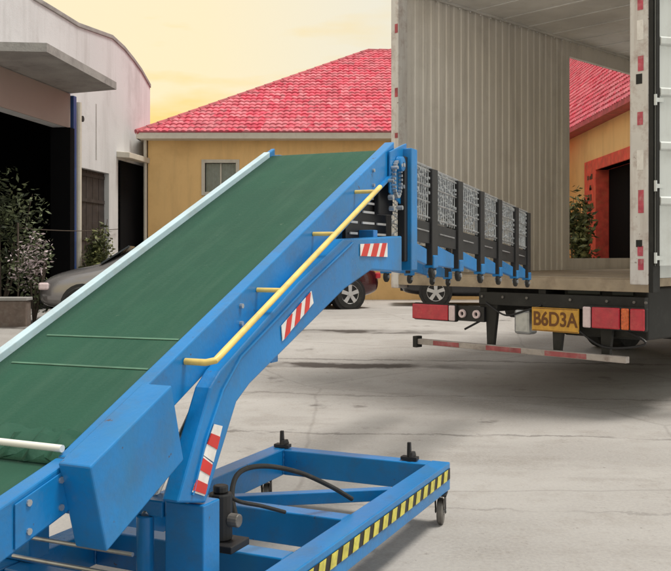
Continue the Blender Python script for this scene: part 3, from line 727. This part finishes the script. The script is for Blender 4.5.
gl=bpy.data.materials.new('clear_pane'); gl.use_nodes=True; gb=gl.node_tree.nodes['Principled BSDF']; gb.inputs['Transmission Weight'].default_value=.9; gb.inputs['Roughness'].default_value=.05; gb.inputs['Base Color'].default_value=(.75,.82,.82,1)
MB().box(wx0,wx1,HYF+.11,HYF+.12,wz0,wz1).build('pane',gl,win)
# roof
ex0,ez_=hp(136,132,HYF-.45); ex1=hx1+.45; ey0=HYF-.45; ey1=HYF+6.45
ridgeY=29.5; rx0,rz=(368-CX)/F*ridgeY, CH+(HY-51)/F*ridgeY; rx1=ex1-2.6
def slope_tiles(mb, A,B,Cc,Dd, pw=.165, rh=.24, amp=.028, step=.026):
    # quad A,B along the eave (left,right), Dd,Cc along the ridge (left,right)
    A,B,Cc,Dd=map(V,(A,B,Cc,Dd)); ex=(B-A).normalized(); nrm=(B-A).cross(Dd-A).normalized()
    if nrm.z<0: nrm=-nrm
    ey=nrm.cross(ex).normalized()
    if ey.z<0: ey=-ey
    Hh=(Dd-A).dot(ey); wdt=(B-A).dot(ex)
    ld=(Dd-A).dot(ex); rd=wdt-(Cc-A).dot(ex)
    rows=int(Hh/rh)+1; seg=6
    for r in range(rows):
        y0=r*rh; y1=min(Hh,(r+1)*rh)
        if y1-y0<.02: continue
        for r_in in (0,):
            xl=ld*(y0/Hh) if ld>0 else 0; xr=wdt-(rd*(y0/Hh))
            xl1=ld*(y1/Hh); xr1=wdt-(rd*(y1/Hh))
            c0=int((xl)/pw); c1=int(xr/pw)+1
            for c in range(c0,c1):
                jit=random.uniform(-.006,.006)
                for q in range(seg):
                    xa=(c+q/seg)*pw; xb=(c+(q+1)/seg)*pw
                    if xb<xl-.001 or xa>xr+.001: continue
                    ha=amp*abs(math.sin(math.pi*q/seg)); hb=amp*abs(math.sin(math.pi*(q+1)/seg))
                    ya,yb=y0,y1
                    # clip to the hip lines
                    def yy(x):
                        top=y1
                        if ld>0 and x<ld*(y1/Hh): top=min(top,x/ld*Hh)
                        if rd>0 and x>wdt-rd*(y1/Hh): top=min(top,(wdt-x)/rd*Hh)
                        return max(y0,top)
                    ta_,tb_=yy(xa),yy(xb)
                    lo=step+jit
                    p=lambda x,y,h: A+ex*x+ey*y+nrm*h
                    mb.poly([p(xa,y0,ha+lo),p(xb,y0,hb+lo),p(xb,tb_,hb+.0),p(xa,ta_,ha+.0)])
                    mb.poly([p(xa,y0,-.01),p(xb,y0,-.01),p(xb,y0,hb+lo),p(xa,y0,ha+lo)])
random.seed(11)
mb=MB()
E1,E2,E3,E4=(ex0,ey0,ez_),(ex1,ey0,ez_),(ex1,ey1,ez_),(ex0,ey1,ez_)
R1,R2=(rx0,ridgeY,rz),(rx1,ridgeY,rz)
ridgeYc=ridgeY
slope_tiles(mb,E1,E2,R2,R1)
mb.poly([E3,E4,R1,R2]); mb.poly([E4,E1,R1]); mb.poly([E2,E3,R2])
roof=mb.build('roof',TILE,hs_)
mb=MB()
for p,q in ((E1,R1),(R1,R2),(R2,E2)):
    p,q=V(p),V(q); n=int((q-p).length/.35)
    for i in range(n):
        a=p.lerp(q,i/n); b_=p.lerp(q,(i+1.08)/n); mb.tube([a+UP*.0,b_+UP*.0],[.075,.062],8)
mb.build('ridge_tiles',TILE2,roof,sm=True)
mb=MB(); mb.box(ex0,ex1,ey0,ey0+.05,ez_-.17,ez_-.02); mb.box(ex0+.001,ex1-.001,ey0+.051,HYF-.001,ez_-.17,ez_-.13); mb.box(ex0,ex0+.05,ey0+.051,ey1,ez_-.17,ez_-.02)
mb.build('eave_board',TRIM,hs_)
mb=MB(); mb.tube([(hx0-.06,HYF-.07,zg),(hx0-.06,HYF-.07,ez-.05)],.045,10); mb.build('downpipe',TRIM,hs_,sm=True)

# ------------------------------------------------------------ second house seen through the truck's side door
sx_=6.5; X2=sx_-.35
h2=thing('entrance_house','yellow building with red tiled roof and red framed doorway seen through the truck','house',(8.5,22,.33))
def wp(x,y,X=sx_): Y=X*F/(x-CX); return Y, CH-(y-HY)/F*Y
y0_,ze=wp(566,140); y0_=46.0; ze=4.95
dY1,dz=wp(597,170); dY0,_=wp(629,170); dY0-=.5
mb=MB()
mb.box(sx_,sx_+.25,dY1,y0_,.2,ze); mb.box(sx_,sx_+.25,18.2,dY0,.2,ze); mb.box(sx_,sx_+.25,dY0+.001,dY1-.001,dz,ze)
mb.box(sx_+.251,16,18.2,18.45,.2,ze); mb.box(sx_+.251,16,y0_-.25,y0_,.2,ze); mb.box(15.75,16,18.451,y0_-.251,.2,ze)
mb.build('wall',YW,h2)
mb=MB(); mb.box(sx_-.04,sx_+.3,dY1-.001,dY1+1.0,.3,dz+.28); mb.box(sx_-.04,sx_+.3,dY0-.5,dY0,.3,dz+.28); mb.box(sx_-.04,sx_+.3,dY0+.001,dY1-.002,dz,dz+.28)
drf=mb.build('door_frame',REDW,h2,bevel=.01)
random.seed(5); mb=MB()
for j in range(9):
    z=1.3+j*.27
    for q in range(3): 
        yq=dY1+.25+random.random()*.4; mb.box(sx_-.048,sx_-.041,yq,yq+.12,z,z+.05+random.random()*.12)
mb.build('couplet_characters',BLK,drf)
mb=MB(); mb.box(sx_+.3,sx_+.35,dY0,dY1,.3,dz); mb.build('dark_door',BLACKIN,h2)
RX=X2+5.9; RZ=ze+7.6; RF=y0_+.3
mb=MB(); slope_tiles(mb,(X2,18.0,ze-.1),(X2,RF,ze-.1),(RX,RF,RZ),(RX,19.2,RZ))
mb.poly([(X2,18,ze-.1),(16.4,18,ze-.1),(RX,19.2,RZ)]); mb.poly([(16.4,18,ze-.1),(16.4,RF,ze-.1),(RX,RF,RZ),(RX,19.2,RZ)]); mb.poly([(X2,RF,ze-.1),(16.4,RF,ze-.1),(RX,RF,RZ)])
mb.build('roof',TILE,h2)
mb=MB(); mb.box(X2-.02,X2+.04,18.0,y0_+.3,ze-.20,ze-.08); mb.box(X2+.041,sx_-.001,18.0,y0_+.3,ze-.20,ze-.16); mb.build('eave_board',TILE2,h2)

# ------------------------------------------------------------ white workshop on the left
FO=V((-5.15,25.0,0)); fd=V((-.156,-.988,0)); fn=V((-.988,.156,0))     # fn points inwards
def fp(x,y): return pixplane(x,y,FO,fd)
def W_(t,o,z): return FO+fd*t+fn*o+UP*z
ws=thing('white_workshop','tall whitewashed workshop with curved gable, concrete canopy and dark garage opening','workshop',W_(6,3,.3))
def ft(x): return fp(x,200)[0]
gt=ft(69.5); d1a,d1b=ft(78),ft(109); d2a,d2b=ft(118),ft(147.5)
gzt=4.37; dzt=fp(93,170)[1]; d2z=fp(132,163)[1]
top=[fp(x,y) for x,y in ((150,88),(141,72),(133,61),(124,50),(112,39),(95,33),(78,27),(55,13),(33,0))]
pol=[(0,.1)]+[(0,top[0][1])]+top[1:]+[(9.5,7.6),(13,7.9),(13,.1),(12.2,.1),(12.2,gzt),(gt,gzt),(gt,.1),(d1a,.1),(d1a,dzt),(d1b,dzt),(d1b,.1),(d2a,.1),(d2a,d2z),(d2b,d2z),(d2b,.1)]
mb=MB(); mb.prism([W_(t,0,z) for t,z in pol],fn*.3); mb.build('facade',WW,ws)
# shell behind it
mb=MB(); mb.prism([W_(0,.301,.1),W_(0,.301,5.9),W_(0,9,5.9),W_(0,9,.1)],fd*.2); mb.prism([W_(12.8,.301,.1),W_(12.8,.301,7.5),W_(12.8,9,7.5),W_(12.8,9,.1)],fd*.2); mb.prism([W_(.201,8.8,.1),W_(12.79,8.8,.1),W_(12.79,8.8,7.4),W_(.201,8.8,5.85)],fn*.2)
mb.build('shell_wall',CONC,ws)
tp=[(0,top[0][1])]+top[1:]+[(9.5,7.6),(13,7.9)]
mb=MB()
mb.prism([W_(t,-.03,z+.001) for t,z in tp]+[W_(t,-.03,z+.10) for t,z in reversed(tp)],fn*9.1); mb.build('roof',CONC,ws,bevel=.01)
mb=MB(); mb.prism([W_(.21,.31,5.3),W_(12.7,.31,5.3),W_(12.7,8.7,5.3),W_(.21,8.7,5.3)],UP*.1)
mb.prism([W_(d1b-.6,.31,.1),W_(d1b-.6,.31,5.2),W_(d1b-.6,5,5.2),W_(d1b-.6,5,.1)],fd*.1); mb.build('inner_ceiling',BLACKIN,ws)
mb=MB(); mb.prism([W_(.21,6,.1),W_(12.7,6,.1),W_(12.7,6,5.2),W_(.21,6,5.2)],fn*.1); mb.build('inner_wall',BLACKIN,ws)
# darker gable return to the right with its own little roof
mb=MB(); mb.prism([W_(-.001,.35,.1),W_(-.9,.35,.1),W_(-.9,.35,5.2),W_(-.001,.35,6.0)],fn*3); mb.build('side_wall',CONC,ws)
q0,q1=sorted((d2a,d2b)); mb=MB(); mb.prism([W_(q0+.01,.04,.1),W_(q1-.25,.04,.1),W_(q1-.25,.04,d2z-.01),W_(q0+.01,.04,d2z-.01)],fn*.02); mb.build('doorway_shade_panel',BLACKIN,ws)  # black panel stands in for the shade inside this open doorway
mb=MB(); a1_=fp(147,160)[1]
mb.prism([W_(d2a+.1,-.35,d2z+.02),W_(d2b-.1,-.35,d2z+.02),W_(d2b-.1,-.002,d2z+.05),W_(d2a+.1,-.002,d2z+.05)],UP*.14); mb.build('door_canopy',TRIM,ws,bevel=.01)
# beige panel, pillar, downpipe
mb=MB(); mb.prism([W_(gt+.02,-.03,gzt),W_(12.2,-.03,gzt),W_(12.2,-.03,5.13),W_(gt+.02,-.03,5.13)],fn*.028); mb.build('beige_panel',BEIGE,ws)
pt0,pt1=ft(72.5),ft(65)
mb=MB(); mb.prism([W_(pt0,-.10,.2),W_(gt,-.10,.2),W_(gt,-.002,.2),W_(pt0,-.002,.2)],UP*4.9); mb.build('blue_pillar',BPIPE,ws,bevel=.01)
mb=MB(); mb.tube([W_(ft(76),-.07,.3),W_(ft(76),-.07,5.0)],.06,10); mb.build('downpipe',TRIM,ws,sm=True)
t97=ft(96.5); mb=MB(); mb.prism([W_(t97,-.004,fp(96,160)[1]),W_(t97+.05,-.004,fp(96,160)[1]),W_(t97+.05,-.004,fp(96,104)[1]),W_(t97,-.004,fp(96,104)[1])],fn*.003); mb.build('wall_crack',CONC,ws)
p=fp(79,119); mb=MB(); mb.tube([W_(p[0],-.001,p[1]),W_(p[0],-.10,p[1])],.07,10); mb.build('vent_pipe',DARK,ws)
# brown door with boards, painted shade at the garage edge
mb=MB(); n=5
for i in range(n):
    a=lerp(d1b,d1a,i/n)+.01; b_=lerp(d1b,d1a,(i+1)/n)-.01; mb.prism([W_(a,.12,.25),W_(b_,.12,.25),W_(b_,.12,dzt-.01),W_(a,.12,dzt-.01)],fn*.04)
dr=mb.build('plank_door',BROWN,ws)
mb=MB()
for z in (1.0,1.9,2.8,3.4): mb.prism([W_(d1b+.03,.10,z),W_(d1a-.03,.10,z),W_(d1a-.03,.10,z+.08),W_(d1b+.03,.10,z+.08)],fn*.018)
mb.build('door_rails',BROWN,dr)
mb=MB(); mb.prism([W_(gt+.002,-.12,.2),W_(pt1,-.12,.2),W_(pt1,.34,.2),W_(gt+.002,.34,.2)],UP*(gzt-.21)); mb.build('reveal_shade_block',BLACKIN,ws)  # added black block paints shade over the garage reveal
# canopy slab
cz=5.15
pA=W_(ft(70),-.001,cz); pN=W_(9.6,-.001,cz)
pl_=[pA,V((-4.77,19.6,cz)),V((-5.12,15.96,cz)),W_(9.3,-.001,cz)]
mb=MB(); mb.prism(pl_,UP*.16); mb.build('canopy',CONC,ws)

# ------------------------------------------------------------ plants
def leaves(mb,c,rad,n,size,clumps=9,seed=0,low=-1):
    rnd=random.Random(seed); cs=[]
    for i in range(clumps):
        d=V((rnd.gauss(0,1),rnd.gauss(0,1),rnd.gauss(0,1))).normalized()*rnd.random()**.4
        cs.append((V(c)+V((d.x*rad[0],d.y*rad[1],d.z*rad[2]))*.75,rnd.uniform(.28,.5)))
    for i in range(n):
        cc,rr=rnd.choice(cs); d=V((rnd.gauss(0,1),rnd.gauss(0,1),rnd.gauss(0,1))).normalized()*rnd.random()**.45
        p=cc+V((d.x*rad[0],d.y*rad[1],d.z*rad[2]))*rr*1.3
        a=V((rnd.gauss(0,1),rnd.gauss(0,1),rnd.gauss(0,.6))).normalized(); b_=a.cross(V((rnd.gauss(0,1),rnd.gauss(0,1),rnd.gauss(0,1)))).normalized()
        s=size*rnd.uniform(.6,1.4); i0=len(mb.v)
        mb.v+=[p-a*s,p+b_*s*.35,p+a*s,p-b_*s*.35]; mb.f.append((i0,i0+1,i0+2,i0+3))
def shrub(name,label,cat,base,h,rad,n,size,m,seed,clumps=12,group=None,flowers=0):
    base=V(base); o=thing(name,label,cat,base,group)
    rnd=random.Random(seed); mb=MB()
    for i in range(7):
        d=V((rnd.uniform(-1,1)*rad[0]*.6,rnd.uniform(-1,1)*rad[1]*.6,h*rnd.uniform(.6,.95)))
        mb.tube([base,base+d*.45+V((d.x*.1,0,0)),base+d],[.03,.018,.006],6)
    mb.build('stems',BARK,o,sm=True)
    mb=MB(); leaves(mb,base+UP*(h*.55),(rad[0],rad[1],h*.5),n,size,clumps,seed); mb.build('crown',m,o)
    if flowers:
        mb=MB(); leaves(mb,base+UP*(h*.72),(rad[0]*1.1,rad[1],h*.42),flowers,size*.8,16,seed+1); mb.build('blossom',PETAL,o)
    return o
def at(x,Y,z=None): return V(((x-CX)/F*Y,Y,gz(Y) if z is None else z))
shrub('leafy_shrub','dense green shrub in front of the dark garage opening','shrub',at(0,17.3),2.65,(.95,.6),2300,.06,LEAF,21,16)
shrub('flowering_shrub','low shrub with pale pink-white blossom behind the silver car','shrub',at(34,16.6),1.75,(.42,.3),500,.05,LEAF,22,8,None,420)
shrub('creeper_bush','green bush growing in front of the brown plank door','shrub',at(96,20.3),2.2,(.42,.3),1300,.065,LEAF2,23,9)
shrub('olive_bush','bushy olive-green plant beside the red doorway','shrub',at(577,20.6,.3),2.75,(.45,.45),1500,.09,LEAF2,24,12)
# thin cable strung from the big shrub's stake to the workshop wall
mb=MB(); A_=at(18,16.9,CH+27/900*16.9); B_=W_(ft(116),-.05,CH+26/900*22.5)
mb.tube([A_.lerp(B_,t/8)-UP*(.05*math.sin(math.pi*t/8)) for t in range(9)],.010,6)
mb.tube([V((A_.x,A_.y,gz(A_.y))),A_+UP*.1],.018,6)
o=mb.build('cable',BARK,base=tuple(at(18,16.9))); o['label']='thin cable on a stake strung past the pillar to the white wall'; o['category']='cable'
# planter wall
pw=MB(); y=15.9; pw.box(-7.5,-5.46,y,y+.25,.2,.74)
o=pw.build('planter_wall',mat('planter_brick',(.17,.13,.11),.85,0,.25,6,(.30,.27,.24),.6,5),base=(-6.5,y,.2),bevel=.02)
o['label']='low brown planter wall at the foot of the big green shrub'; o['category']='low wall'
MB().box(-7.52,-5.44,y-.03,y+.28,.741,.80).build('coping',CONC,o,bevel=.01)

# ------------------------------------------------------------ cars
def car(name,label,loc,rz,paint,group='cars parked in the yard'):
    o=thing(name,label,'car',V((0,0,0)),group)
    # stations: x, half width, z bottom, z belt, z top, half width top
    st=[(-2.2,.62,.42,.62,.66,.50),(-2.12,.76,.30,.82,.90,.62),(-1.75,.84,.22,.93,1.03,.66),(-1.35,.86,.20,.95,1.08,.64),(-.75,.87,.20,.95,1.40,.56),(-.1,.88,.20,.94,1.46,.58),(.45,.88,.20,.93,1.42,.57),(1.05,.87,.20,.92,1.06,.66),(1.6,.85,.22,.86,.97,.66),(2.05,.78,.26,.74,.84,.60),(2.22,.62,.36,.60,.66,.50)]
    mb=MB()
    for x,w_,zb,zl,zt_,wt in st:
        half=[(w_*.82,zb),(w_*.97,zb+.12),(w_,(zb+zl)/2),(w_*.97,zl),(wt,zt_-.04),(wt*.6,zt_),(0,zt_+.01)]
        ringp=half+[(-y,z) for y,z in reversed(half[:-1])]
        mb.v+=[V((x,y,z)) for y,z in ringp]
    k=13
    for i in range(len(st)-1):
        for q in range(k): mb.f.append((i*k+q,i*k+(q+1)%k,(i+1)*k+(q+1)%k,(i+1)*k+q))
    mb.f.append(tuple(range(k))); mb.f.append(tuple(range((len(st)-1)*k,len(st)*k)))
    body=mb.build('body',paint,o,sm=True)
    sub=body.modifiers.new('s','SUBSURF'); sub.levels=2; sub.render_levels=2
    def glass(nm,pts,ext): MB().prism(pts,ext).build(nm,CGL,o,bevel=.01)
    for sg in (-1,1):
        glass('side_window',[(-1.0,sg*.80,.99),(-.62,sg*.64,1.33),(-.10,sg*.64,1.385),(-.10,sg*.83,.98)],(0,sg*.012,0))
        glass('side_window',[(-.03,sg*.83,.98),(-.03,sg*.64,1.385),(.38,sg*.64,1.35),(.86,sg*.80,.98)],(0,sg*.012,0))
        MB().box(1.98,2.16,sg*.66-.12,sg*.66+.12,.60,.73).build('headlight',LWHT,o,bevel=.03)
        MB().box(-2.17,-2.05,sg*.66-.12,sg*.66+.12,.66,.80).build('tail_light',LRED,o,bevel=.03)
    glass('windscreen',[(.56,-.56,1.385),(.56,.56,1.385),(1.06,.66,1.06),(1.06,-.66,1.06)],(.03,0,.02))
    glass('rear_window',[(-.84,-.53,1.38),(-.84,.53,1.38),(-1.33,.6,1.09),(-1.33,-.6,1.09)],(-.03,0,.02))
    MB().box(2.05,2.2,-.45,.45,.34,.50).build('grille',BLK,o,bevel=.02)
    MB().box(-2.21,-2.15,-.25,.25,.50,.60).build('number_plate',WHR,o)
    for x in (-1.35,1.38):
        for sg in (-1,1):
            MB().tube([(x,sg*.60,.33),(x,sg*.865,.33)],.385,24).build('wheel_arch',BLK,o)
            wh=bpy.data.objects.new('wheel',None); C.objects.link(wh); wh.parent=o; wh.location=(x,sg*.80,.33)
            c=V((x,sg*.80,.33))
            MB().ring(c,V((0,1,0)),[(-.09,.21),(-.09,.31),(-.06,.335),(.06,.335),(.09,.31),(.09,.21)],28).build('tyre',RUB,wh,sm=True)
            mb=MB(); mb.ring(c,V((0,1,0)),[(-.07,.20),(-.085,.225),(.085,.225),(.07,.20)],28)
            yo=c.y+sg*.07
            for q in range(5):
                t=q*2*math.pi/5+.3; dx,dz=math.cos(t),math.sin(t); px,pz=-dz,dx
                A=lambda r,w__:[(c.x+dx*r+px*w__,yo,c.z+dz*r+pz*w__)]
                mb.prism(A(.03,.035)+A(.21,.045)+A(.21,-.045)+A(.03,-.035),(0,sg*.02,0))
            mb.tube([(c.x,yo,c.z),(c.x,yo+sg*.03,c.z)],.05,12)
            mb.build('rim',ALLOY,wh,sm=False)
            MB().tube([(c.x,c.y-sg*.05,c.z),(c.x,c.y+sg*.03,c.z)],.20,20).build('brake_disc',BLK,wh)
    o.location=loc; o.rotation_euler=(0,0,rz); return o
# silver saloon at the left, nose towards the camera-left
car('silver_car','silver-grey saloon parked before the workshop, its nose beside the planter wall',at(122,17.2)+V((.78,0,-.01)),math.radians(188),CSILV)
# maroon car behind the conveyor boom: rear wheel shows at x=350
car('maroon_car','dark maroon car with five-spoke alloy wheels behind the conveyor boom',at(333,19.6)+V((-1.22,.35,0)),math.radians(205),CRED)
car('black_car','black car half hidden behind the roller extension in front of the yellow house',at(440,21.6)+V((1.25,0,0)),math.radians(176),CBLK)
# loose stones on the concrete
random.seed(9)
